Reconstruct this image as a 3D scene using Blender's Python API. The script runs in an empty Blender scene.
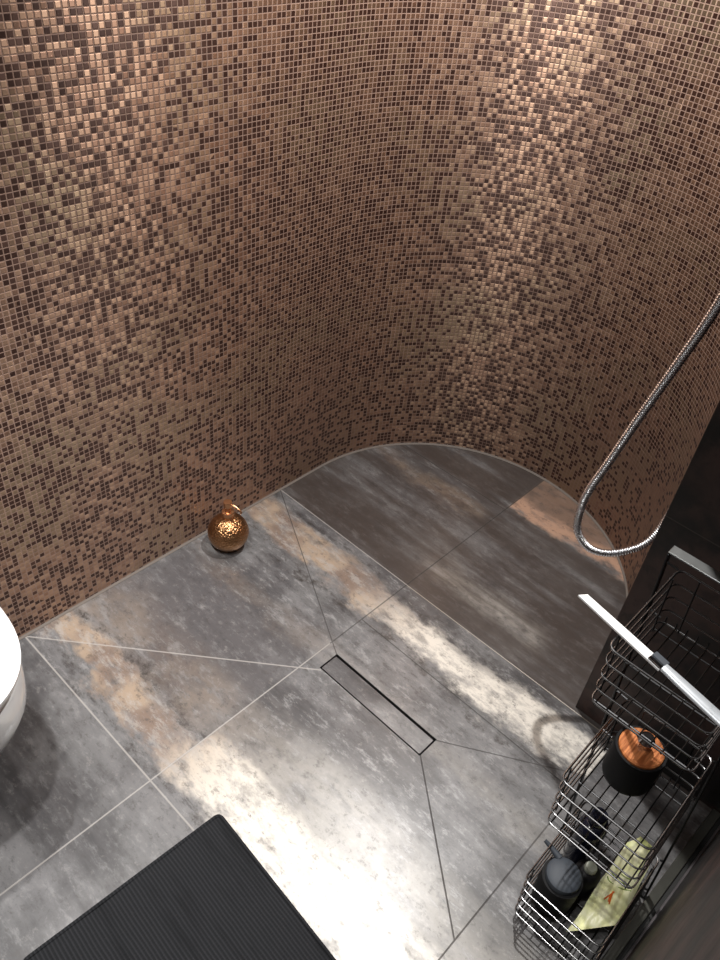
import bpy, bmesh, math, random
from mathutils import Vector, Matrix
random.seed(7)
PI = math.pi
S = bpy.context.scene
COL = S.collection
S.view_settings.view_transform = 'Standard'
S.view_settings.look = 'None'
S.view_settings.gamma = 1.0
S.view_settings.use_curve_mapping = False
S.view_settings.exposure = 0.0

# ------------------------------------------------------------------ camera
# world: X runs along the left mosaic wall, Y points at that wall, Z up
F_PX = 797.155
cam_d = bpy.data.cameras.new('camera')
cam = bpy.data.objects.new('camera', cam_d)
COL.objects.link(cam)
def _dir(px, py):
    return Vector((px - 360.0, py - 480.0, F_PX))
u = _dir(1288, -88).normalized()
v = (-_dir(-834, -352)).normalized()
zc = u.cross(v).normalized()
if zc.y > 0: zc = -zc
yc = zc.cross(u)
# rows = world axes in (right, down, forward) camera coordinates
right = Vector((u.x, yc.x, zc.x)); down = Vector((u.y, yc.y, zc.y)); fwd = Vector((u.z, yc.z, zc.z))
m3 = Matrix((right, -down, -fwd)).transposed()
cam.matrix_world = Matrix.Translation((0, 0, 1.65)) @ m3.to_4x4()
cam_d.sensor_fit = 'VERTICAL'
cam_d.sensor_height = 36.0
cam_d.lens = F_PX / 960.0 * 36.0
cam_d.clip_start = 0.02
S.camera = cam

# ------------------------------------------------------------------ node helper
class N:
    """small helper that writes shader math as expressions"""
    def __init__(s, name):
        s.mat = bpy.data.materials.new(name); s.mat.use_nodes = True
        s.t = s.mat.node_tree; s.t.nodes.clear()
        s.out = s.t.nodes.new('ShaderNodeOutputMaterial')
        s.b = s.t.nodes.new('ShaderNodeBsdfPrincipled')
        s.t.links.new(s.b.outputs[0], s.out.inputs[0])
    def set(s, sock, val):
        if hasattr(val, 'links') or isinstance(val, bpy.types.NodeSocket): s.t.links.new(val, sock)
        elif isinstance(val, (tuple, list)) and len(val) == 3 and sock.type == 'RGBA': sock.default_value = (*val, 1)
        else: sock.default_value = val
    def p(s, **k):
        for n_, val in k.items(): s.set(s.b.inputs[n_.replace('_', ' ')], val)
        return s
    def m(s, op, a, b=0.0, c=0.0, clamp=False):
        n = s.t.nodes.new('ShaderNodeMath'); n.operation = op; n.use_clamp = clamp
        for i, q in enumerate((a, b, c)): s.set(n.inputs[i], q)
        return n.outputs[0]
    def add(s, a, b): return s.m('ADD', a, b)
    def sub(s, a, b): return s.m('SUBTRACT', a, b)
    def mul(s, a, b): return s.m('MULTIPLY', a, b)
    def mx(s, a, b): return s.m('MAXIMUM', a, b)
    def mn(s, a, b): return s.m('MINIMUM', a, b)
    def ss(s, x, a, b):           # smoothstep a..b -> 0..1
        n = s.t.nodes.new('ShaderNodeMapRange'); n.interpolation_type = 'SMOOTHSTEP'
        s.set(n.inputs[0], x); n.inputs[1].default_value = a; n.inputs[2].default_value = b
        return n.outputs[0]
    def band(s, x, a, b, w):      # 1 inside a..b, soft edges w
        return s.mul(s.ss(x, a - w, a + w), s.sub(1.0, s.ss(x, b - w, b + w)))
    def xyz(s, vec):
        n = s.t.nodes.new('ShaderNodeSeparateXYZ'); s.set(n.inputs[0], vec); return n.outputs
    def vec(s, x, y, z=0.0):
        n = s.t.nodes.new('ShaderNodeCombineXYZ')
        for i, q in enumerate((x, y, z)): s.set(n.inputs[i], q)
        return n.outputs[0]
    def coord(s, k='Object'):
        n = s.t.nodes.new('ShaderNodeTexCoord'); return n.outputs[k]
    def noise(s, vec, scale, detail=4, rough=.55, k=0):
        n = s.t.nodes.new('ShaderNodeTexNoise'); s.set(n.inputs['Vector'], vec)
        n.inputs['Scale'].default_value = scale; n.inputs['Detail'].default_value = detail
        n.inputs['Roughness'].default_value = rough
        return n.outputs[k]
    def white(s, vec, k='Value'):
        n = s.t.nodes.new('ShaderNodeTexWhiteNoise'); n.noise_dimensions = '3D'; s.set(n.inputs['Vector'], vec)
        return n.outputs[k]
    def mix(s, f, a, b, mode='MIX'):
        n = s.t.nodes.new('ShaderNodeMix'); n.data_type = 'RGBA'; n.blend_type = mode
        s.set(n.inputs[0], f); s.set(n.inputs[6], a if not isinstance(a, tuple) else (*a, 1)); s.set(n.inputs[7], b if not isinstance(b, tuple) else (*b, 1))
        return n.outputs[2]
    def bump(s, h, strength=.5, dist=.001, normal=None):
        n = s.t.nodes.new('ShaderNodeBump'); s.set(n.inputs['Height'], h)
        n.inputs['Strength'].default_value = strength; n.inputs['Distance'].default_value = dist
        if normal is not None: s.set(n.inputs['Normal'], normal)
        s.set(s.b.inputs['Normal'], n.outputs[0]); return n.outputs[0]

def simple(name, col, rough=.5, metal=0.0, bump=0.0, bscale=60, var=.12, **kw):
    n = N(name); co = n.coord()
    nz = n.noise(co, bscale, 4)
    c = n.mix(nz, tuple(x * (1 - var) for x in col), tuple(min(1, x * (1 + var)) for x in col))
    n.p(Base_Color=c, Metallic=metal, Roughness=n.add(rough - .03, n.mul(nz, .06)), **kw)
    if bump: n.bump(nz, bump, .001)
    return n.mat

def lin(r, g, b):
    f = lambda x: ((x / 255 + .055) / 1.055) ** 2.4 if x > 10 else x / 255 / 12.92
    return (f(r), f(g), f(b))

# ------------------------------------------------------------------ materials
def mat_mosaic():
    n = N('copper_glass_mosaic')
    uvn = n.t.nodes.new('ShaderNodeUVMap'); uvn.uv_map = 'UVMap'
    x = n.xyz(uvn.outputs[0])
    gu = n.mul(x[0], 1 / .0126); gv = n.mul(x[1], 1 / .0118)
    cu = n.m('FLOOR', gu); cv = n.m('FLOOR', gv)
    fu = n.sub(gu, cu); fv = n.sub(gv, cv)
    cell = n.vec(cu, cv, 3.0)
    w1 = n.white(cell); w2 = n.white(n.vec(cu, cv, 17.0), 'Color'); w3 = n.white(n.vec(cu, cv, 41.0))
    # share of dark tiles drifts slowly, more often in horizontal runs
    dens = n.noise(n.vec(n.mul(x[0], 1.0), n.mul(x[1], .8), 0.0), 4.0, 2)
    run = n.noise(n.vec(n.mul(cu, .42), n.mul(cv, .9), 2.5), 1.0, 1)
    sc = n.add(n.mul(w1, .62), n.add(n.mul(run, .55), n.mul(dens, .42)))
    dark = n.m('LESS_THAN', sc, n.sub(.765, n.mul(n.ss(x[0], 3.35, 3.8), .13)))
    du = n.m('ABSOLUTE', n.sub(fu, .5)); dv = n.m('ABSOLUTE', n.sub(fv, .5))
    e = n.mx(du, dv)
    tile = n.sub(1.0, n.ss(e, .395, .435))
    light_c = n.mix(w3, lin(146, 115, 98), lin(172, 142, 120))
    hue = n.noise(n.vec(x[0], x[1], 5.0), 3.2, 2)
    light_c = n.mix(n.ss(hue, .45, .62), light_c, lin(152, 130, 108))
    dark_c = n.mix(w3, lin(62, 40, 33), lin(80, 55, 45))
    tc = n.mix(dark, light_c, dark_c)
    col = n.mix(tile, lin(150, 124, 111), tc)
    met = n.mul(tile, n.add(.88, n.mul(dark, -.38)))
    rough = n.add(n.add(.40, n.mul(w3, .10)), n.mul(n.sub(1.0, tile), .2))
    # every little tile is set at a slightly different tilt
    geo = n.t.nodes.new('ShaderNodeNewGeometry')
    vm = n.t.nodes.new('ShaderNodeVectorMath'); vm.operation = 'SUBTRACT'; n.set(vm.inputs[0], w2); vm.inputs[1].default_value = (.5, .5, .5)
    vs = n.t.nodes.new('ShaderNodeVectorMath'); vs.operation = 'SCALE'; n.set(vs.inputs[0], vm.outputs[0]); vs.inputs['Scale'].default_value = .08
    va = n.t.nodes.new('ShaderNodeVectorMath'); va.operation = 'ADD'; n.set(va.inputs[0], geo.outputs['Normal']); n.set(va.inputs[1], vs.outputs[0])
    vn = n.t.nodes.new('ShaderNodeVectorMath'); vn.operation = 'NORMALIZE'; n.set(vn.inputs[0], va.outputs[0])
    h = n.sub(1.0, n.ss(e, .33, .47))
    tg = n.t.nodes.new('ShaderNodeTangent'); tg.direction_type = 'UV_MAP'; tg.uv_map = 'UVMap'
    n.p(Base_Color=col, Metallic=met, Roughness=rough, Specular_IOR_Level=.5, Anisotropic=n.mul(tile, .9), Anisotropic_Rotation=.25, Tangent=tg.outputs[0])
    n.bump(h, .55, .0008, vn.outputs[0])
    return n.mat

def mat_floor():
    n = N('metal_look_floor_tile')
    co = n.coord(); X, Y, Z = n.xyz(co)
    wob = n.noise(n.vec(n.mul(X, 1.0), n.mul(Y, .45), 1.0), 7.0, 5)
    wob2 = n.noise(n.vec(X, n.mul(Y, .5), 9.0), 26.0, 6, .65)
    Xw = n.add(X, n.add(n.mul(n.sub(wob, .5), .16), n.mul(n.sub(wob2, .5), .11)))
    streak = n.noise(n.vec(n.mul(X, 9.0), n.mul(Y, 1.1), 4.0), 1.6, 6, .62)
    cloud = n.noise(co, 3.2, 6, .6)
    fine = n.noise(n.vec(n.mul(X, 1.5), Y, 3.0), 34.0, 9, .78)
    speck = n.noise(n.vec(X, n.mul(Y, .45), 7.0), 44.0, 6, .7)
    grit = n.noise(n.vec(n.mul(X, 1.9), n.mul(Y, .6), 11.0), 21.0, 10, .78)
    # grey body of the tiles
    base = n.mix(n.ss(streak, .32, .68), lin(56, 55, 57), lin(106, 105, 107))
    base = n.mix(n.mul(n.ss(cloud, .42, .62), .55), base, lin(118, 118, 119))
    base = n.mix(n.mul(n.ss(cloud, .56, .38), .5), base, lin(58, 57, 59))
    base = n.mix(n.mul(n.ss(grit, .51, .64), n.sub(.58, n.mul(n.m('LESS_THAN', X, .433), .28))), base, lin(148, 148, 149))
    base = n.mix(n.mul(n.ss(grit, .48, .35), n.sub(.66, n.mul(n.m('LESS_THAN', X, .433), .3))), base, lin(48, 46, 47))
    # dark bronze printed tiles in the shower
    dk = n.ss(X, 1.277, 1.285)
    dk = n.mul(dk, n.sub(1.0, n.mul(n.ss(streak, .45, .68), .62)))
    base = n.mix(n.mul(dk, .78), base, lin(62, 53, 48))
    dk2 = n.mul(n.band(X, .60, .93, .06), n.mul(n.ss(Y, .83, .86), .6))
    base = n.mix(dk2, base, lin(82, 80, 82))
    # worn cream / copper bands printed along one side of each tile
    front = n.sub(1.0, n.ss(Y, .823, .833))
    b1 = n.mx(n.mul(n.band(Xw, .482, .560, .018), n.sub(1.0, front)), n.mul(n.band(Xw, .480, .600, .026), front))
    b1 = n.add(b1, n.mul(n.mul(n.band(Xw, .58, .74, .05), front), .28))
    b2 = n.mul(n.band(Xw, 1.132, 1.225, .020), n.m('GREATER_THAN', Y, .162))
    b3 = n.mul(n.add(n.mul(n.band(Xw, 1.765, 1.84, .02), .6), n.mul(n.band(Xw, 1.765, 2.2, .03), .35)), n.mul(front, n.ss(X, 1.750, 1.756)))
    b7 = n.mul(n.mul(n.band(Xw, .56, .72, .06), n.ss(Y, .80, .88)), .32)
    b4 = n.mul(n.band(Xw, 1.36, 1.43, .05), n.mul(n.band(Y, .45, .84, .05), n.mul(n.ss(streak, .35, .65), .4)))
    b5 = n.mul(n.band(Xw, 1.66, 1.71, .03), n.mul(n.ss(Y, .83, .9), .4))
    b6 = n.mul(n.band(Xw, .93, .97, .04), .22)
    band = n.m('MINIMUM', n.add(n.add(n.add(b1, b2), n.add(b3, b4)), n.add(n.add(b5, b7), b6)), 1.0)
    gaps = n.ss(speck, .60, .70)
    band = n.mul(band, n.sub(1.0, n.mul(gaps, .75)))
    band = n.mul(band, n.add(.45, n.mul(n.ss(wob2, .34, .54), .55)))
    copper = n.mix(n.ss(n.noise(co, 6.0, 3), .42, .6), lin(120, 103, 92), lin(156, 138, 120))
    cream = n.mix(n.ss(Y, .95, .62), copper, lin(214, 209, 200))
    cream = n.mix(n.mul(n.ss(grit, .49, .58), .6), cream, lin(158, 154, 150))
    warm = n.mx(n.ss(X, 1.72, 1.78), 0.0)
    cream = n.mix(warm, cream, lin(176, 142, 120))
    col = n.mix(n.mul(band, .92), base, cream)
    # rusty dark crusts at the rims of the bands
    rim1 = n.add(n.band(Xw, .447, .466, .008), n.mul(n.band(Xw, .565, .60, .012), n.sub(1.0, front)))
    rim2 = n.add(n.band(Xw, 1.100, 1.122, .008), n.band(Xw, 1.245, 1.262, .008))
    rim = n.mul(n.add(rim1, rim2), n.ss(wob2, .42, .58))
    rim = n.m('MINIMUM', n.mul(rim, n.add(.35, n.mul(n.ss(fine, .45, .6), .65))), 1.0)
    col = n.mix(n.mul(rim, .85), col, lin(44, 38, 34))
    # fine pitting
    col = n.mix(n.mul(n.ss(fine, .53, .63), .5), col, lin(60, 57, 56))
    col = n.mix(n.mul(n.ss(fine, .46, .34), n.sub(.14, n.mul(dk, .12))), col, lin(200, 196, 192))
    # joints: (x0,y0,x1,y1,half width, light 1 / dark 0)
    segs_light = [(.433, 1.352, .433, -1.0, .0017), (-1.2, .828, .98, .828, .0015), (.433, 1.352, .905, .785, .0016),
                  (1.281, 1.352, 1.281, .828, .0013)]
    segs_dark = [(.905, .828, 2.0, .828, .0016), (1.098, .828, 1.098, .162, .0015), (1.278, 1.349, .968, .792, .0014),
                 (1.753, 1.30, 1.753, .828, .0012), (.433, .162, 1.6, .162, .0014),
                 (.966, .464, 1.154, .162, .0014), (.912, .464, .66, .162, .0014), (.433, -.45, .9, -.45, .0015)]
    segs_faint = [(1.281, .828, 1.281, .10, .0010)]
    def seg(x0, y0, x1, y1, w):
        L = math.hypot(x1 - x0, y1 - y0); cx, cy = (x1 - x0) / L, (y1 - y0) / L
        # along, across
        al = n.add(n.mul(n.sub(X, x0), cx), n.mul(n.sub(Y, y0), cy))
        ac = n.m('ABSOLUTE', n.sub(n.mul(n.sub(X, x0), cy), n.mul(n.sub(Y, y0), cx)))
        ins = n.mul(n.m('GREATER_THAN', al, 0.0), n.m('LESS_THAN', al, L))
        return n.mul(ins, n.sub(1.0, n.ss(ac, w * .7, w * 1.5)))
    def allof(L):
        r = None
        for q in L:
            k = seg(*q); r = k if r is None else n.mx(r, k)
        return r
    jl = allof(segs_light); jd = allof(segs_dark); jf = allof(segs_faint)
    col = n.mix(n.mul(jd, .68), col, lin(42, 38, 36))
    col = n.mix(n.mul(jf, .45), col, lin(196, 186, 170))
    col = n.mix(n.mul(jl, .6), col, lin(160, 156, 152))
    rough = n.add(.27, n.add(n.mul(fine, .16), n.mul(n.mx(jl, jd), .3)))
    n.p(Base_Color=col, Roughness=rough, Metallic=.08, Specular_IOR_Level=.5)
    h = n.sub(n.add(n.mul(fine, .35), n.mul(streak, .3)), n.mul(n.mx(n.mx(jl, jd), jf), 1.0))
    n.bump(h, .28, .0009)
    return n.mat

def mat_dark_tile():
    n = N('dark_rust_wall_tile')
    co = n.coord()
    a = n.noise(co, 5.0, 6, .6); b = n.noise(co, 22.0, 5, .65)
    X, Y, Z = n.xyz(co)
    c = n.mix(n.ss(a, .40, .60), lin(24, 22, 22), lin(68, 50, 46))
    c = n.mix(n.mul(n.ss(b, .52, .66), .6), c, lin(24, 21, 20))
    jz = n.mx(n.band(Z, .649, .6515, .0005), n.band(Z, 1.249, 1.2515, .0005))
    c = n.mix(n.mul(jz, .6), c, lin(80, 72, 68))
    n.p(Base_Color=c, Roughness=n.add(.38, n.mul(b, .2)), Specular_IOR_Level=.4)
    n.bump(n.sub(b, n.mul(jz, 1.5)), .15, .001)
    return n.mat

def mat_mat():
    n = N('ribbed_black_cotton')
    co = n.coord(); X, Y, Z = n.xyz(co)
    wob = n.noise(co, 9.0, 3)
    xx = n.add(X, n.mul(wob, .006))
    rib = n.m('SINE', n.mul(xx, 2 * PI / .0072))
    cross = n.m('SINE', n.mul(Y, 2 * PI / .0055))
    f = n.noise(co, 320.0, 3)
    c = n.mix(n.ss(rib, -.6, .9), lin(28, 29, 31), lin(43, 44, 47))
    c = n.mix(n.mul(f, .5), c, lin(40, 41, 44))
    c = n.mix(n.mul(n.ss(n.noise(n.vec(n.mul(X, 3.0), n.mul(Y, .4), 2.0), 9.0, 3), .52, .68), .55), c, lin(24, 25, 27))
    n.p(Base_Color=c, Roughness=.95, Specular_IOR_Level=.15)
    n.bump(n.add(n.mul(rib, .5), n.add(n.mul(cross, .18), n.mul(f, .5))), .8, .0014)
    return n.mat

def mat_hammered():
    n = N('hammered_copper')
    co = n.coord()
    vo = n.t.nodes.new('ShaderNodeTexVoronoi'); vo.feature = 'F1'; n.set(vo.inputs['Vector'], co); vo.inputs['Scale'].default_value = 165.0
    X, Y, Z = n.xyz(co)
    lowz = n.band(Z, .04, .105, .01)
    nz = n.noise(co, 30, 3)
    c = n.mix(nz, lin(168, 122, 84), lin(188, 144, 104))
    n.p(Base_Color=c, Metallic=1.0, Roughness=n.add(.26, n.mul(nz, .1)))
    n.bump(n.mul(vo.outputs['Distance'], lowz), .6, .004)
    return n.mat

def mat_wood():
    n = N('warm_brown_wood')
    co = n.coord(); X, Y, Z = n.xyz(co)
    g = n.noise(n.vec(n.mul(X, 1.0), n.mul(Y, 9.0), Z), 22.0, 5, .6)
    c = n.mix(n.ss(g, .35, .65), lin(150, 84, 46), lin(218, 140, 88))
    n.p(Base_Color=c, Roughness=.3, Coat_Weight=.6, Coat_Roughness=.15)
    n.bump(g, .1, .0006)
    return n.mat

def mat_packet():
    n = N('pale_yellow_foil')
    co = n.coord(); X, Y, Z = n.xyz(co)
    a = n.noise(co, 28.0, 4)
    c = n.mix(n.ss(a, .35, .65), lin(236, 238, 176), lin(250, 250, 214))
    g = n.ss(n.noise(co, 16.0, 2), .56, .64)
    c = n.mix(n.mul(g, .35), c, lin(186, 206, 92))
    n.p(Base_Color=c, Roughness=.38, Specular_IOR_Level=.5, Subsurface_Weight=.0)
    n.bump(a, .25, .003)
    return n.mat

M = dict(
    mosaic=mat_mosaic(), floor=mat_floor(), dtile=mat_dark_tile(), mat=mat_mat(), copper=mat_hammered(),
    copper_s=simple('polished_copper', lin(224, 170, 128), .30, 1.0, var=.05),
    ceramic=simple('white_glazed_ceramic', (.86, .87, .88), .08, 0, var=.01, Coat_Weight=.5, Coat_Roughness=.03),
    seat=simple('white_seat_plastic', (.88, .88, .89), .16, 0, var=.01),
    chrome=simple('chrome', (.78, .78, .80), .10, 1.0, var=.03),
    dchrome=simple('black_chrome_wire', (.20, .20, .205), .26, 1.0, var=.05),
    dframe=simple('dark_frame_steel', (.05, .05, .052), .32, 1.0, var=.1),
    gbar=simple('satin_grey_steel', (.27, .28, .28), .38, 1.0, var=.08, bump=.1),
    black=simple('matt_black_ceramic', (.006, .006, .007), .6, 0, var=.15, Specular_IOR_Level=.2),
    dgrey=simple('dark_grey_rubber', lin(58, 64, 72), .6, 0, var=.12, bump=.1),
    navy=simple('glossy_blue_black_plastic', lin(18, 20, 34), .2, 0, var=.1),
    capg=simple('pale_grey_plastic', lin(150, 154, 142), .4, 0, var=.06),
    white=simple('white_rubber', (.85, .86, .87), .42, 0, var=.02),
    acryl=simple('frosted_silver_plastic', lin(206, 212, 218), .28, .35, var=.06),
    grout=simple('pale_grey_silicone', lin(118, 110, 104), .5, 0, var=.06),
    slot=simple('black_slot', (.006, .006, .006), .6, 0),
    strip=simple('brushed_threshold_steel', lin(104, 104, 98), .3, .85, var=.1),
    trimm=simple('grey_edge_trim', lin(92, 88, 90), .38, .6, var=.1),
    seal=simple('black_rubber_seal', (.008, .008, .008), .6, 0),
    ceil=simple('white_ceiling_paint', (.62, .60, .57), .8, 0, var=.02),
    plaster=simple('warm_grey_wall_tile', lin(112, 100, 92), .6, 0, var=.1),
    packet=mat_packet(), wood=mat_wood(),
    orange=simple('orange_print', lin(226, 112, 40), .5, 0, var=.05),
    green=simple('olive_print', lin(120, 146, 44), .5, 0, var=.05),
)

# ------------------------------------------------------------------ mesh helpers
def obj(name, bm, mat, parent=None, smooth=True, loc=None, kind=None, bevel=0.0, seg=2):
    me = bpy.data.meshes.new(name)
    bmesh.ops.recalc_face_normals(bm, faces=bm.faces[:])
    bm.to_mesh(me); bm.free()
    o = bpy.data.objects.new(name, me); COL.objects.link(o)
    mats = mat if isinstance(mat, (list, tuple)) else [mat]
    for q in mats: me.materials.append(q)
    if smooth:
        for f in me.polygons: f.use_smooth = True
        try: me.set_sharp_from_angle(angle=math.radians(38))
        except Exception: pass
    if bevel:
        bv = o.modifiers.new('Bevel', 'BEVEL'); bv.width = bevel; bv.segments = seg; bv.limit_method = 'ANGLE'; bv.angle_limit = math.radians(40)
    if parent: o.parent = parent
    if loc is not None: o.location = loc
    if kind: o['kind'] = kind
    return o
def thing(name, label, cat, loc=(0, 0, 0), rz=0.0, group=None):
    o = bpy.data.objects.new(name, None); COL.objects.link(o)
    o.empty_display_size = .05; o.location = loc; o.rotation_euler = (0, 0, rz)
    o['label'] = label; o['category'] = cat
    if group: o['group'] = group
    return o
def tag(o, label, cat, group=None):
    o['label'] = label; o['category'] = cat
    if group: o['group'] = group
    return o
def box(bm, a, b):
    vs = [bm.verts.new((x, y, z)) for z in (a[2], b[2]) for y in (a[1], b[1]) for x in (a[0], b[0])]
    for q in ((0, 2, 3, 1), (4, 5, 7, 6), (0, 1, 5, 4), (2, 6, 7, 3), (0, 4, 6, 2), (1, 3, 7, 5)):
        bm.faces.new([vs[i] for i in q])
    return vs
def hexa(bm, pts):   # eight points ordered as in box
    vs = [bm.verts.new(p) for p in pts]
    for q in ((0, 2, 3, 1), (4, 5, 7, 6), (0, 1, 5, 4), (2, 6, 7, 3), (0, 4, 6, 2), (1, 3, 7, 5)):
        bm.faces.new([vs[i] for i in q])
def lathe(bm, prof, n=48, c=(0, 0, 0), sx=1.0, sy=1.0):
    rings = []
    for r, z in prof:
        if r < 1e-6: rings.append([bm.verts.new((c[0], c[1], c[2] + z))])
        else: rings.append([bm.verts.new((c[0] + r * sx * math.cos(2 * PI * i / n), c[1] + r * sy * math.sin(2 * PI * i / n), c[2] + z)) for i in range(n)])
    for a, b in zip(rings, rings[1:]):
        for i in range(n):
            j = (i + 1) % n
            if len(a) == 1 and len(b) == 1: continue
            if len(a) == 1: bm.faces.new((a[0], b[j], b[i]))
            elif len(b) == 1: bm.faces.new((a[i], a[j], b[0]))
            else: bm.faces.new((a[i], a[j], b[j], b[i]))
def catmull(P, k=8, closed=False):
    P = [Vector(p) for p in P]; out = []
    n = len(P); rng = range(n) if closed else range(n - 1)
    for i in rng:
        p1, p2 = P[i], P[(i + 1) % n]
        p0 = P[(i - 1) % n] if (closed or i > 0) else p1 * 2 - p2
        p3 = P[(i + 2) % n] if (closed or i < n - 2) else p2 * 2 - p1
        for s in range(k):
            t = s / k
            out.append(.5 * ((2 * p1) + (-p0 + p2) * t + (2 * p0 - 5 * p1 + 4 * p2 - p3) * t * t + (-p0 + 3 * p1 - 3 * p2 + p3) * t ** 3))
    if not closed: out.append(P[-1])
    return out
def tube(bm, pts, r, n=8, closed=False, cap=True, rfun=None):
    pts = [Vector(p) for p in pts]; m = len(pts)
    T = []
    for i in range(m):
        a = pts[(i - 1) % m] if (closed or i > 0) else pts[i]
        b = pts[(i + 1) % m] if (closed or i < m - 1) else pts[i]
        T.append((b - a).normalized())
    up = Vector((0, 0, 1)) if abs(T[0].z) < .9 else Vector((1, 0, 0))
    nrm = (up - T[0] * up.dot(T[0])).normalized(); rings = []
    for i in range(m):
        nrm = (nrm - T[i] * nrm.dot(T[i])).normalized(); bi = T[i].cross(nrm)
        rr = rfun(i) if rfun else r
        rings.append([bm.verts.new(pts[i] + rr * (math.cos(2 * PI * k / n) * nrm + math.sin(2 * PI * k / n) * bi)) for k in range(n)])
    pairs = list(zip(rings, rings[1:])) + ([(rings[-1], rings[0])] if closed else [])
    for a, b in pairs:
        for k in range(n):
            j = (k + 1) % n; bm.faces.new((a[k], a[j], b[j], b[k]))
    if cap and not closed:
        bm.faces.new(rings[0][::-1]); bm.faces.new(rings[-1])
def rounded_path(P, r, k=5, closed=False):
    P = [Vector(p) for p in P]; out = []; n = len(P)
    for i, p in enumerate(P):
        if not closed and i in (0, n - 1): out.append(p); continue
        a = P[(i - 1) % n]; b = P[(i + 1) % n]
        d1 = (a - p); d2 = (b - p); rr = min(r, d1.length * .45, d2.length * .45)
        q1 = p + d1.normalized() * rr; q2 = p + d2.normalized() * rr
        for s in range(k + 1):
            t = s / k; out.append((1 - t) ** 2 * q1 + 2 * t * (1 - t) * p + t * t * q2)
    return out

# ------------------------------------------------------------------ the setting
WY = 1.352; CX, CY, R = 1.45, .825, .527
HC = 2.45
# floor with a slot left open for the drain
bm = bmesh.new()
dx0, dx1, dy0, dy1 = .908, .970, .462, .793
x0, x1, y0, y1 = -1.3, 2.15, -1.0, 1.50
for a in ((x0, y0, x1, dy0), (x0, dy1, x1, y1), (x0, dy0, dx0, dy1), (dx1, dy0, x1, dy1)):
    box(bm, (a[0], a[1], -.04), (a[2], a[3], 0))
floor = obj('floor', bm, M['floor'], smooth=False, kind='structure')

# mosaic wall: straight run, then half a drum, then a short run back
def wall_path():
    pts = []
    for i in range(40): pts.append((-1.25 + i * (CX + 1.25) / 40.0, WY))
    for i in range(97):
        a = PI / 2 - PI * i / 96
        pts.append((CX + R * math.cos(a), CY + R * math.sin(a)))
    return pts
WP = wall_path()
def strip_mesh(path, z0, z1, thick, outward=True):
    bm = bmesh.new(); uvl = bm.loops.layers.uv.new('UVMap')
    n = len(path); s = 0; S_ = [0]
    for i in range(1, n):
        s += math.dist(path[i], path[i - 1]); S_.append(s)
    nor = []
    for i in range(n):
        a = path[max(i - 1, 0)]; b = path[min(i + 1, n - 1)]
        tx, ty = b[0] - a[0], b[1] - a[1]; L = math.hypot(tx, ty); nor.append((-ty / L, tx / L))
    inn = [[bm.verts.new((p[0], p[1], z)) for p in path] for z in (z0, z1)]
    out = [[bm.verts.new((p[0] + q[0] * thick, p[1] + q[1] * thick, z)) for p, q in zip(path, nor)] for z in (z0, z1)]
    def face(vs, uv):
        f = bm.faces.new(vs)
        for l, w in zip(f.loops, uv): l[uvl].uv = w
    for i in range(n - 1):
        face((inn[0][i], inn[0][i + 1], inn[1][i + 1], inn[1][i]), ((S_[i], z0), (S_[i + 1], z0), (S_[i + 1], z1), (S_[i], z1)))
        face((out[0][i + 1], out[0][i], out[1][i], out[1][i + 1]), ((0, 0),) * 4)
        face((inn[1][i], inn[1][i + 1], out[1][i + 1], out[1][i]), ((0, 0),) * 4)
        face((inn[0][i + 1], inn[0][i], out[0][i], out[0][i + 1]), ((0, 0),) * 4)
    face((inn[0][0], inn[1][0], out[1][0], out[0][0]), ((0, 0),) * 4)
    face((inn[0][-1], out[0][-1], out[1][-1], inn[1][-1]), ((0, 0),) * 4)
    return bm
w = obj('wall_left', strip_mesh(WP, 0, HC, .08), M['mosaic'], kind='structure')
for p in w.data.polygons: p.use_smooth = True
# pale silicone joint at the foot of the mosaic
bm = bmesh.new()
n = len(WP)
for i in range(n - 1):
    pass
def inset(path, d):
    out = []
    for i in range(len(path)):
        a = path[max(i - 1, 0)]; b = path[min(i + 1, len(path) - 1)]
        tx, ty = b[0] - a[0], b[1] - a[1]; L = math.hypot(tx, ty)
        out.append((path[i][0] + ty / L * d, path[i][1] - tx / L * d))
    return out
A0 = WP; A1 = inset(WP, .0042)
r0 = [bm.verts.new((p[0], p[1], .007)) for p in A0]; r1 = [bm.verts.new((p[0], p[1], .0012)) for p in A1]; r2 = [bm.verts.new((p[0], p[1], -.001)) for p in A0]
for i in range(n - 1):
    bm.faces.new((r0[i], r0[i + 1], r1[i + 1], r1[i])); bm.faces.new((r1[i], r1[i + 1], r2[i + 1], r2[i]))
obj('trim_1', bm, M['grout'], kind='structure')

# stub wall clad in dark tile (its free end is the black upright edge)
bm = bmesh.new()
box(bm, (1.294, -.30, 0), (1.50, .283, HC))
obj('wall_front', bm, M['dtile'], smooth=False, kind='structure', bevel=.0015, seg=1)
# tiled wall running towards the camera on the right, very slightly turned
ya = lambda x: -.1035 + (1.293 - x) * .046
bm = bmesh.new()
hexa(bm, [(.22, -.5, 0), (1.294, -.5, 0), (.22, ya(.22) - .010, 0), (1.294, ya(1.294) - .010, 0),
          (.22, -.5, HC), (1.294, -.5, HC), (.22, ya(.22) - .010, HC), (1.294, ya(1.294) - .010, HC)])
obj('wall_right', bm, M['dtile'], smooth=False, kind='structure')
def run(y_off0, y_off1, z1, z0=0.0):
    bm = bmesh.new(); a, b = .30, 1.2935
    hexa(bm, [(a, ya(a) + y_off0, z0), (b, ya(b) + y_off0, z0), (a, ya(a) + y_off1, z0), (b, ya(b) + y_off1, z0),
              (a, ya(a) + y_off0, z1), (b, ya(b) + y_off0, z1), (a, ya(a) + y_off1, z1), (b, ya(b) + y_off1, z1)])
    return bm
obj('trim_2', run(-.0095, -.0055, .022), M['trimm'], smooth=False, kind='structure')
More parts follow.
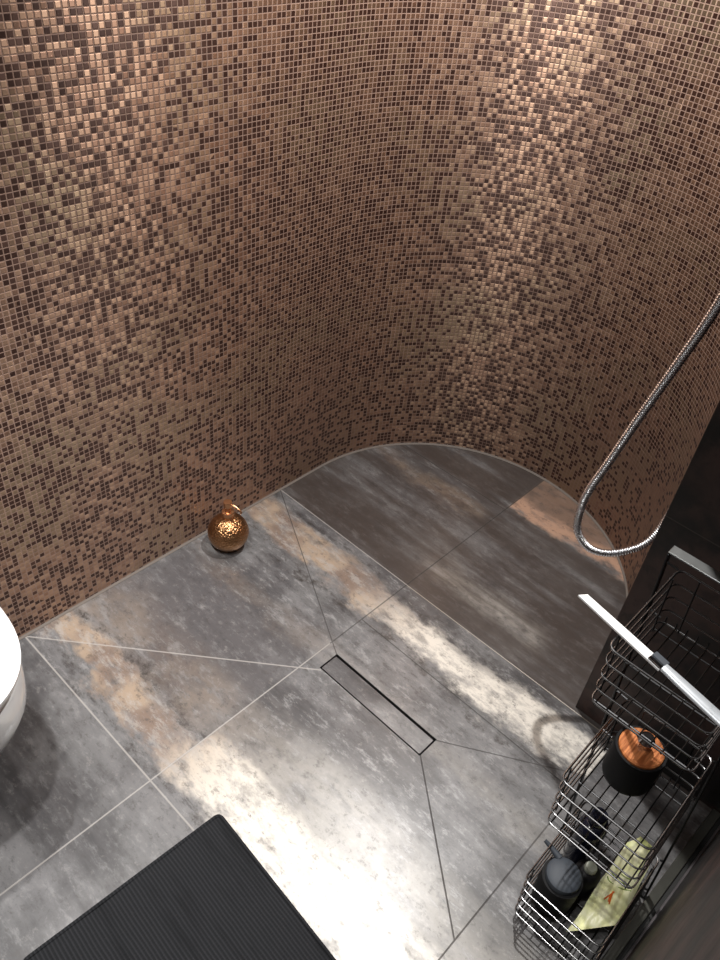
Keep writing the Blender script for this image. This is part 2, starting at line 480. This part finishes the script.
obj('trim_3', run(-.0055, .003, .003), M['seal'], smooth=False, kind='structure')
obj('trim_4', run(.003, .0235, .009), M['strip'], smooth=False, kind='structure', bevel=.0015)

# ceiling and the sides of the bathroom behind the camera
bm = bmesh.new(); box(bm, (-1.3, -1.0, HC), (2.15, 1.5, HC + .05))
obj('ceiling', bm, M['ceil'], smooth=False, kind='structure')
bm = bmesh.new(); box(bm, (-1.35, -1.0, 0), (-1.27, 1.5, HC))
obj('wall_back', bm, M['plaster'], smooth=False, kind='structure')
bm = bmesh.new(); box(bm, (-1.3, -1.08, 0), (.3, -1.0, HC))
obj('wall_entrance', bm, M['plaster'], smooth=False, kind='structure')

# ------------------------------------------------------------------ floor drain
dr = thing('floor_drain', 'long narrow tile-insert linear drain with black slot in shower floor', 'drain', (.939, .6275, 0))
dw, dl = .062, .331
bm = bmesh.new(); box(bm, (-dw / 2, -dl / 2, -.035), (dw / 2, dl / 2, -.022))
obj('channel', bm, M['slot'], dr, smooth=False)
bm = bmesh.new()
for a in ((-dw / 2, -dl / 2, -dw / 2 + .001, dl / 2), (dw / 2 - .001, -dl / 2, dw / 2, dl / 2), (-dw / 2, -dl / 2, dw / 2, -dl / 2 + .001), (-dw / 2, dl / 2 - .001, dw / 2, dl / 2)):
    box(bm, (a[0], a[1], -.022), (a[2], a[3], -.001))
obj('slot_lining', bm, M['slot'], dr, smooth=False)
bm = bmesh.new(); box(bm, (-dw / 2 + .0042, -dl / 2 + .005, -.022), (dw / 2 - .0082, dl / 2 - .005, -.0003))
ins = obj('tile_insert', bm, M['floor'], dr, smooth=False)
bm = bmesh.new()
a, b, c, d = -dw / 2 + .0036, -dl / 2 + .0044, dw / 2 - .0076, dl / 2 - .0044
for q in ((a, b, a + .0009, d), (c - .0009, b, c, d), (a, b, c, b + .0009), (a, d - .0009, c, d)):
    box(bm, (q[0], q[1], -.02), (q[2], q[3], .0001))
obj('steel_rim', bm, M['trimm'], dr, smooth=False)

# ------------------------------------------------------------------ bath mat
bmm = thing('bath_mat', 'black ribbed bath mat lying on the grey floor tiles', 'bath mat', (.492, .667, 0), math.radians(-3.6))
bm = bmesh.new()
W_, L_ = .43, .62; nx, ny = 44, 60
def hh(i, j):
    x, y = i / nx, j / ny
    return .0085 + .0012 * math.sin(x * 7 + y * 4) + .0008 * math.sin(y * 13 + x * 3)
g = [[None] * (ny + 1) for _ in range(nx + 1)]
for i in range(nx + 1):
    for j in range(ny + 1):
        e = min(i, nx - i, j, ny - j); rr = [0.45, .82, .96][e] if e < 3 else 1
        xx = -W_ * i / nx; yy = -L_ * j / ny
        wob = .0022 * math.sin(j * .35) if i in (0, 1, nx, nx - 1) else 0
        g[i][j] = bm.verts.new((xx + wob, yy + (.0018 * math.sin(i * .4) if j in (0, 1) else 0), hh(i, j) * rr))
for i in range(nx):
    for j in range(ny): bm.faces.new((g[i][j], g[i][j + 1], g[i + 1][j + 1], g[i + 1][j]))
ext = bmesh.ops.extrude_edge_only(bm, edges=[e for e in bm.edges if len(e.link_faces) == 1])
for vv in ext['geom']:
    if isinstance(vv, bmesh.types.BMVert): vv.co.z = .0004
obj('woven_cloth', bm, M['mat'], bmm)
bm = bmesh.new()
pp = [(-.001, -.001), (-W_ + .001, -.001), (-W_ + .001, -L_ + .001), (-.001, -L_ + .001)]
tube(bm, rounded_path([(x, y, .0045) for x, y in pp], .012, 6, True), .0042, 8, closed=True)
obj('hem', bm, M['mat'], bmm)

# ------------------------------------------------------------------ soap dispenser
sd = thing('soap_dispenser', 'round hammered copper soap dispenser on the floor against the mosaic wall', 'soap dispenser', (1.010, 1.272, 0), math.radians(0))
bm = bmesh.new()
prof = [(0, 0), (.030, 0), (.034, .002)]
for i in range(1, 24):
    a = -1.02 + (1.02 + 1.30) * i / 23
    prof.append((.0575 * math.cos(a), .052 + .0575 * math.sin(a) * .98))
prof += [(.0145, .109), (.0145, .112), (0, .112)]
lathe(bm, prof, 64)
obj('bottle', bm, M['copper'], sd)
bm = bmesh.new()
lathe(bm, [(0, .110), (.0165, .110), (.0175, .112), (.0175, .128), (.0165, .130), (.009, .1315), (.009, .140), (.0065, .1405), (.0065, .150), (0, .150)], 40)
obj('collar', bm, M['copper_s'], sd)
bm = bmesh.new()
lathe(bm, [(0, .148), (.0112, .148), (.0120, .149), (.0120, .1635), (.0112, .165), (0, .1655)], 36)
ph = obj('pump_head', bm, M['copper_s'], sd)
bm = bmesh.new()
tube(bm, catmull([(.002, -.006, .159), (.007, -.020, .158), (.012, -.036, .150), (.0135, -.041, .142)], 6), .0032, 12)
obj('spout', bm, M['copper_s'], ph)

# ------------------------------------------------------------------ toilet
tl = thing('toilet', 'white wall-hung toilet with closed lid at the left edge', 'toilet', (.127, WY, 0))
def oval(t, w, y0, y1):   # D shaped outline, y from y0 (wall) to y1 (front)
    # t 0..1 around
    a = 2 * PI * t
    yc = y0 + (y1 - y0) * .45
    sx = math.copysign(abs(math.sin(a)) ** .76, math.sin(a))
    cy = math.cos(a)
    if cy > 0: return (w * sx, yc + (y1 - yc) * abs(cy) ** .76)
    return (w * math.copysign(abs(math.sin(a)) ** .45, math.sin(a)), yc - (yc - y0) * abs(cy) ** .7)
def loft(bm, secs, n=64, cap=True):
    rings = [[bm.verts.new((*oval(k / n, w, a, b), z)) for k in range(n)] for (w, a, b, z) in secs]
    for A, B in zip(rings, rings[1:]):
        for k in range(n): bm.faces.new((A[k], A[(k + 1) % n], B[(k + 1) % n], B[k]))
    if cap: bm.faces.new(rings[0]); bm.faces.new(rings[-1])
LZ = .44
bm = bmesh.new()
loft(bm, [(.095, -.001, -.22, .10), (.13, -.001, -.30, .13), (.16, -.001, -.38, .19), (.181, -.001, -.435, .26), (.190, -.001, -.462, .32), (.191, -.001, -.468, .36), (.187, -.001, -.466, .395), (.183, -.001, -.462, .408), (.178, -.001, -.459, .411)])
obj('bowl', bm, M['ceramic'], tl)
bm = bmesh.new()
loft(bm, [(.182, -.05, -.462, .4125), (.187, -.05, -.468, .416), (.187, -.05, -.468, .424), (.184, -.05, -.465, .4265)])
obj('seat', bm, M['seat'], tl)
bm = bmesh.new()
loft(bm, [(.185, -.045, -.466, .428), (.191, -.045, -.474, .431), (.192, -.045, -.475, .440), (.188, -.047, -.468, .4455), (.15, -.07, -.45, .4475), (.06, -.15, -.30, .448)])
obj('lid', bm, M['seat'], tl)
bm = bmesh.new()
bm.free()
for sx in (-.075, .075):
    bm = bmesh.new(); tube(bm, [(sx - .022, -.028, .428), (sx + .022, -.028, .428)], .011, 14)
    obj('hinge', bm, M['chrome'], tl)

# ------------------------------------------------------------------ shower hose
HP = [(1.08, .235, 1.62), (1.16, .290, 1.32), (1.21, .326, 1.112), (1.225, .352, .99), (1.230, .379, .865), (1.235, .405, .735), (1.238, .421, .66),
      (1.245, .4275, .598), (1.262, .424, .527), (1.288, .398, .478), (1.315, .366, .466), (1.345, .334, .478), (1.375, .310, .503), (1.395, .300, .56), (1.402, .296, .66), (1.405, .294, .80)]
hp = catmull(HP, 40)
# resample evenly so the spiral rings keep one pitch
acc = [0.0]
for a, b in zip(hp, hp[1:]): acc.append(acc[-1] + (b - a).length)
pitch = .0056; K = 8; step = pitch / K; tot = acc[-1]; out = []; j = 0; d_ = 0
while d_ < tot:
    while acc[j + 1] < d_: j += 1
    t = (d_ - acc[j]) / (acc[j + 1] - acc[j]); out.append(hp[j].lerp(hp[j + 1], t)); d_ += step
bm = bmesh.new()
tube(bm, out, .0068, 12, rfun=lambda i: .0060 + .0026 * (abs(math.sin(PI * (i % K) / K)) ** .7))
hs = obj('shower_hose', bm, simple('ribbed_hose_metal', (.80, .81, .84), .27, 1.0, var=.03))
tag(hs, 'ribbed chrome shower hose hanging in a loop in front of the mosaic wall', 'shower hose')
for q in hs.data.polygons: q.use_smooth = True

# ------------------------------------------------------------------ three-tier wire rack
s_ = .809
SH_X, SH_Y = .045, .079
rk = thing('wire_rack', 'three-tier black wire rack standing beside the dark tiled stub wall', 'rack', (1.004, .135, 0))
OX, OY, OZ = 1.0386, .1974, .785
def L(xo, yo, z):
    """rack point: xo = distance out of the back frame, yo = distance right of the left post, z = height"""
    d = OZ - z
    return Vector((OX - xo - SH_X * d - 1.004, OY - yo - SH_Y * d - .135, z))
FW = .199
def flat(bm, P, w, t, axis):     # flat bar along a straight run
    a, b = Vector(P[0]), Vector(P[1])
    w2 = Vector(axis).normalized() * w / 2; tt = (b - a).cross(w2).normalized() * t / 2
    pts = [a - w2 - tt, a + w2 - tt, a - w2 + tt, a + w2 + tt, b - w2 - tt, b + w2 - tt, b - w2 + tt, b + w2 + tt]
    hexa(bm, pts)
for yo in (0.0, FW):
    bm = bmesh.new(); flat(bm, (L(-.004, yo, .002), L(-.004, yo, OZ)), .012, .004, (1, 0, 0))
    obj('post', bm, M['dframe'], rk, smooth=False, bevel=.0008, seg=1)
bm = bmesh.new(); flat(bm, (L(-.012, -.002, OZ + .001), L(-.012, FW + .002, OZ + .001)), .022, .004, (1, 0, 0))
t_ = obj('top_bar', bm, M['gbar'], rk, smooth=False, bevel=.0008, seg=1); t_['label'] = 'satin grey top bar'
bm = bmesh.new(); flat(bm, (L(-.004, 0, .005), L(-.004, FW, .005)), .012, .004, (1, 0, 0))
obj('foot_bar', bm, M['dframe'], rk, smooth=False, bevel=.0008, seg=1)
D = .229; BW = .167; WR = .0016
BZ = [(.772, .112), (.459, .118), (.142, .116)]
for zt, BH in BZ:
    bk = bpy.data.objects.new('basket', None); COL.objects.link(bk); bk.parent = rk
    b0 = .001; a0 = .025
    for k in range(5):
        z = zt - BH * k / 4
        bm = bmesh.new()
        pl = [L(b0, a0, z), L(D, a0, z), L(D, a0 + BW, z), L(b0, a0 + BW, z)]
        tube(bm, rounded_path(pl, .016, 5, True), WR if k else .0020, 8, closed=True)
        obj('rim_wire' if k == 0 else 'side_wire', bm, M['dchrome'], bk)
    zb = zt - BH
    for k in range(9):         # floor wires front to back, turned up at the front
        y = a0 + BW * (k + .5) / 9
        bm = bmesh.new()
        tube(bm, rounded_path([L(b0 - .001, y, zb + .012), L(b0, y, zb - .0035), L(D + .000, y, zb - .0035)], .006, 3), .0014, 6)
        obj('floor_wire', bm, M['dframe'], bk)
    for k in range(3):
        x = b0 + .02 + (D - b0 - .03) * k / 2
        bm = bmesh.new()
        tube(bm, [L(x, a0 + .001, zb - .006), L(x, a0 + BW - .001, zb - .006)], .0016, 6)
        obj('cross_wire', bm, M['dframe'], bk)
    for (xo, y) in ((b0 + .03, a0 + .0028), (D - .03, a0 + .0028), (b0 + .03, a0 + BW - .0028), (D - .03, a0 + BW - .0028), (b0 + .0025, a0 + .035), (b0 + .0025, a0 + BW - .035)):
        bm = bmesh.new(); tube(bm, [L(xo, y, zb - .003), L(xo, y, zt)], .0016, 6)
        obj('upright_wire', bm, M['dframe'], bk)
    for y in (0.0, FW):
        yy = a0 if y == 0 else a0 + BW
        for zz in (zt - .004, zb + .004):
            bm = bmesh.new(); tube(bm, [L(b0, yy, zz), L(-.002, y, zz)], .0022, 6)
            obj('bracket', bm, M['dframe'], bk)
BF = [z - h - .002 for z, h in BZ]      # height of each basket's wire floor

# ------------------------------------------------------------------ things in the rack
# big black jar with a wooden lid, middle basket
jr = thing('storage_jar', 'black ceramic jar with a round wooden lid in the middle basket', 'jar', (.973, .081, BF[1] + .0005))
JH = .089; JR = .0455
bm = bmesh.new()
lathe(bm, [(0, 0), (JR - .004, 0), (JR - .001, .003), (JR, .010), (JR + .001, JH - .004), (JR, JH), (JR - .004, JH), (JR - .005, JH - .006), (0, JH - .006)], 64)
obj('body', bm, M['black'], jr)
bm = bmesh.new()
lathe(bm, [(0, JH - .006), (JR - .0055, JH - .006), (JR - .0055, JH + .002), (JR - .008, JH + .0045), (0, JH + .0045)], 64)
ld = obj('lid', bm, M['wood'], jr)
bm = bmesh.new()
lathe(bm, [(0, JH + .004), (.009, JH + .004), (.0075, JH + .012), (.012, JH + .018), (.0155, JH + .027), (.012, JH + .035), (0, JH + .037)], 32)
obj('knob', bm, M['chrome'], ld)

# dark grey lidded jar with a lever, lowest basket
cj = thing('lidded_pot', 'small black pot with a dark grey domed lid and pointed lever in lowest basket', 'pot', (.852, .073, BF[2] + .0005))
PH = .092
bm = bmesh.new()
lathe(bm, [(0, 0), (.035, 0), (.0385, .003), (.0395, .012), (.0395, PH - .02), (.0375, PH - .012), (.0375, PH - .010), (.0395, PH - .008), (.0395, PH), (0, PH)], 56)
obj('body', bm, M['black'], cj)
bm = bmesh.new()
lathe(bm, [(0, PH), (.034, PH), (.0345, PH + .004), (.0335, PH + .012), (.028, PH + .0165), (.012, PH + .019), (0, PH + .0195)], 56)
cl = obj('lid', bm, M['dgrey'], cj); cl['label'] = 'dark grey domed lid'
bm = bmesh.new()
tube(bm, catmull([(.020, .024, PH + .012), (.022, .042, PH + .017), (.022, .062, PH + .024)], 6), .005, 10, rfun=lambda i: .0075 - .00032 * i)
obj('lever', bm, M['dgrey'], cj)

# tall blue-black bottle behind it
bt = thing('shampoo_bottle', 'glossy blue-black bottle standing at the back left of the lowest basket', 'bottle', (.961, .082, BF[2] + .0005))
bm = bmesh.new()
lathe(bm, [(0, 0), (.030, 0), (.033, .003), (.034, .01), (.034, .125), (.032, .138), (.024, .148), (.015, .151), (0, .151)], 48, sx=1.0, sy=.82)
obj('body', bm, M['navy'], bt)
bm = bmesh.new()
lathe(bm, [(0, .149), (.0165, .149), (.0165, .176), (.015, .178), (0, .178)], 36)
obj('cap', bm, M['navy'], bt)
# small black bottle with a pale cap
sb = thing('small_bottle', 'short black bottle with a pale grey cap between the pot and the yellow packet', 'bottle', (.912, .044, BF[2] + .0005))
bm = bmesh.new()
lathe(bm, [(0, 0), (.022, 0), (.025, .003), (.0255, .01), (.0255, .066), (.020, .075), (.011, .079), (0, .079)], 40)
obj('body', bm, M['black'], sb)
bm = bmesh.new()
lathe(bm, [(0, .078), (.0115, .078), (.0125, .080), (.0125, .088), (.010, .092), (0, .093)], 36)
c_ = obj('cap', bm, M['capg'], sb); c_['label'] = 'pale grey cap'

# crumpled yellow packet, standing up in the lowest basket
pk = thing('wipes_packet', 'crumpled pale yellow packet with orange print leaning in the lowest basket', 'packet', (.865, -.02, BF[2]))
PO = Vector((.865, -.02, BF[2]))
nU, nV = 26, 40
# centre line and half widths from the low front end to the raised back end (world coordinates)
cen = catmull([(.850, -.018, .048), (.884, -.017, .064), (.920, -.014, .090), (.952, -.011, .122), (.980, -.009, .152), (.996, -.009, .176)], 8)
wid = [.034, .034, .032, .030, .027, .014]
rnd = random.Random(5)
def pw(t):
    q = t * (len(wid) - 1); i = min(int(q), len(wid) - 2); return wid[i] * (1 - (q - i)) + wid[i + 1] * (q - i)
import mathutils
def nz3(x, y, z): return mathutils.noise.noise(Vector((x, y, z)))
top = []; bot = []
bm = bmesh.new()
def psurf(uu, t, side):
    q = t * (len(cen) - 1); i = min(int(q), len(cen) - 2); c0 = cen[i].lerp(cen[i + 1], q - i)
    w_ = pw(t); T = (cen[min(i + 1, len(cen) - 1)] - cen[i]).normalized()
    sd_ = Vector((.10, 1, 0)).normalized(); up = T.cross(sd_).normalized()
    if up.z < 0: up = -up
    puff = (1 - abs(uu) ** 2.4) * (math.sin(PI * min(1, max(0, t * .92 + .05))) ** .6)
    cr = nz3(uu * 2.2, t * 5, 1.3) * .006 + nz3(uu * 5, t * 11, 4.1) * .003
    f = abs(uu); 
    h = side * (.0008 + .0105 * puff) + cr * (.5 + .5 * puff) * (1 if side > 0 else .6)
    ed = nz3(t * 6, uu, 2.2) * .003 * f
    return c0 + sd_ * (uu * w_ + ed) - T * (uu * .040 * (1 - t) ** 2) + up * h
TP = [[bm.verts.new(psurf(-1 + 2 * i / nU, j / nV, 1) - PO) for i in range(nU + 1)] for j in range(nV + 1)]
BT = [[bm.verts.new(psurf(-1 + 2 * i / nU, j / nV, -1) - PO) for i in range(nU + 1)] for j in range(nV + 1)]
for j in range(nV):
    for i in range(nU):
        bm.faces.new((TP[j][i], TP[j][i + 1], TP[j + 1][i + 1], TP[j + 1][i])); bm.faces.new((BT[j][i + 1], BT[j][i], BT[j + 1][i], BT[j + 1][i + 1]))
    bm.faces.new((TP[j][0], TP[j + 1][0], BT[j + 1][0], BT[j][0])); bm.faces.new((TP[j + 1][nU], TP[j][nU], BT[j][nU], BT[j + 1][nU]))
for i in range(nU):
    bm.faces.new((TP[0][i + 1], TP[0][i], BT[0][i], BT[0][i + 1])); bm.faces.new((TP[nV][i], TP[nV][i + 1], BT[nV][i + 1], BT[nV][i]))
obj('pouch', bm, M['packet'], pk)
def decal(name, strokes, mat, r=.0012):
    bm = bmesh.new()
    for st in strokes:
        P = [psurf(a, b, 1) - PO + Vector((0, 0, .0007)) for a, b in st]
        tube(bm, catmull(P, 4), r, 6)
    obj(name, bm, mat, pk)
decal('orange_print', [[(.05, .30), (.12, .36)], [(.28, .31), (.02, .40)], [(-.05, .28), (.1, .40)]], M['orange'], .0013)
decal('olive_print', [[(-.75, .47), (-.2, .45), (.5, .46), (.8, .48)], [(-.8, .52), (-.2, .50), (.4, .51), (.8, .53)], [(-.7, .57), (0, .555), (.75, .58)]], M['green'], .0011)

# ------------------------------------------------------------------ squeegee across the top basket
sq = thing('squeegee', 'white shower squeegee with silver handle lying across the top basket', 'squeegee', (.860, .246, .779))
ex = Vector((.790 - .845, -.005 - .243, 0)); ang = math.atan2(ex.y, ex.x); sq.rotation_euler = (0, 0, ang)
ql = .152
bm = bmesh.new()
hexa(bm, [(-.003, -.0085, 0), (ql, -.0085, 0), (.003, .0065, 0), (ql, .0085, 0), (-.003, -.0085, .004), (ql, -.0085, .004), (.003, .0065, .003), (ql, .0085, .004)])
obj('blade', bm, M['white'], sq, smooth=False, bevel=.0008)
bm = bmesh.new()
box(bm, (ql - .022, .0002, .003), (ql + .002, .0112, .0088))
obj('clip', bm, M['dgrey'], sq, smooth=False, bevel=.0015)
bm = bmesh.new(); box(bm, (ql - .022, -.0075, .004), (ql + .004, .0005, .0068))
obj('blade_channel', bm, M['chrome'], sq, smooth=False, bevel=.001)
bm = bmesh.new()
secs = [(ql + .001, .0080), (ql + .03, .0092), (ql + .09, .0102), (ql + .16, .0100), (ql + .20, .0085)]
rings = []
for x, w_ in secs:
    rings.append([bm.verts.new((x, w_ * math.cos(a), .0052 + .0050 * math.sin(a))) for a in [2 * PI * k / 20 for k in range(20)]])
for A, B in zip(rings, rings[1:]):
    for k in range(20): bm.faces.new((A[k], A[(k + 1) % 20], B[(k + 1) % 20], B[k]))
bm.faces.new(rings[0]); bm.faces.new(rings[-1])
hd = obj('handle', bm, M['acryl'], sq); hd['label'] = 'silver-white handle'

# ------------------------------------------------------------------ light: recessed ceiling spots
def spot(name, loc, power, rad, ang=150, blend=.9, col=(1, .975, .94), aim=None):
    l = bpy.data.lights.new(name, 'SPOT'); l.energy = power; l.shadow_soft_size = rad
    l.spot_size = math.radians(ang); l.spot_blend = blend; l.color = col
    o = bpy.data.objects.new(name, l); COL.objects.link(o); o.location = loc
    if aim: o.rotation_euler = (Vector(aim) - Vector(loc)).to_track_quat('-Z', 'Y').to_euler()
    return o
spot('shower_downlight', (1.52, .80, 2.40), 200, .02, ang=130, blend=1)
spot('toilet_downlight', (.15, .72, 2.40), 150, .03, ang=66, blend=.8)
spot('wall_downlight', (.2, 1.15, 2.40), 110, .03, ang=54, blend=.9)
spot('entrance_downlight', (.0, .18, 2.40), 42, .04, ang=92, blend=.7)
wd = bpy.data.worlds.new('world'); S.world = wd; wd.use_nodes = True
bg = wd.node_tree.nodes['Background']; bg.inputs[0].default_value = (.9, .85, .8, 1); bg.inputs[1].default_value = .34
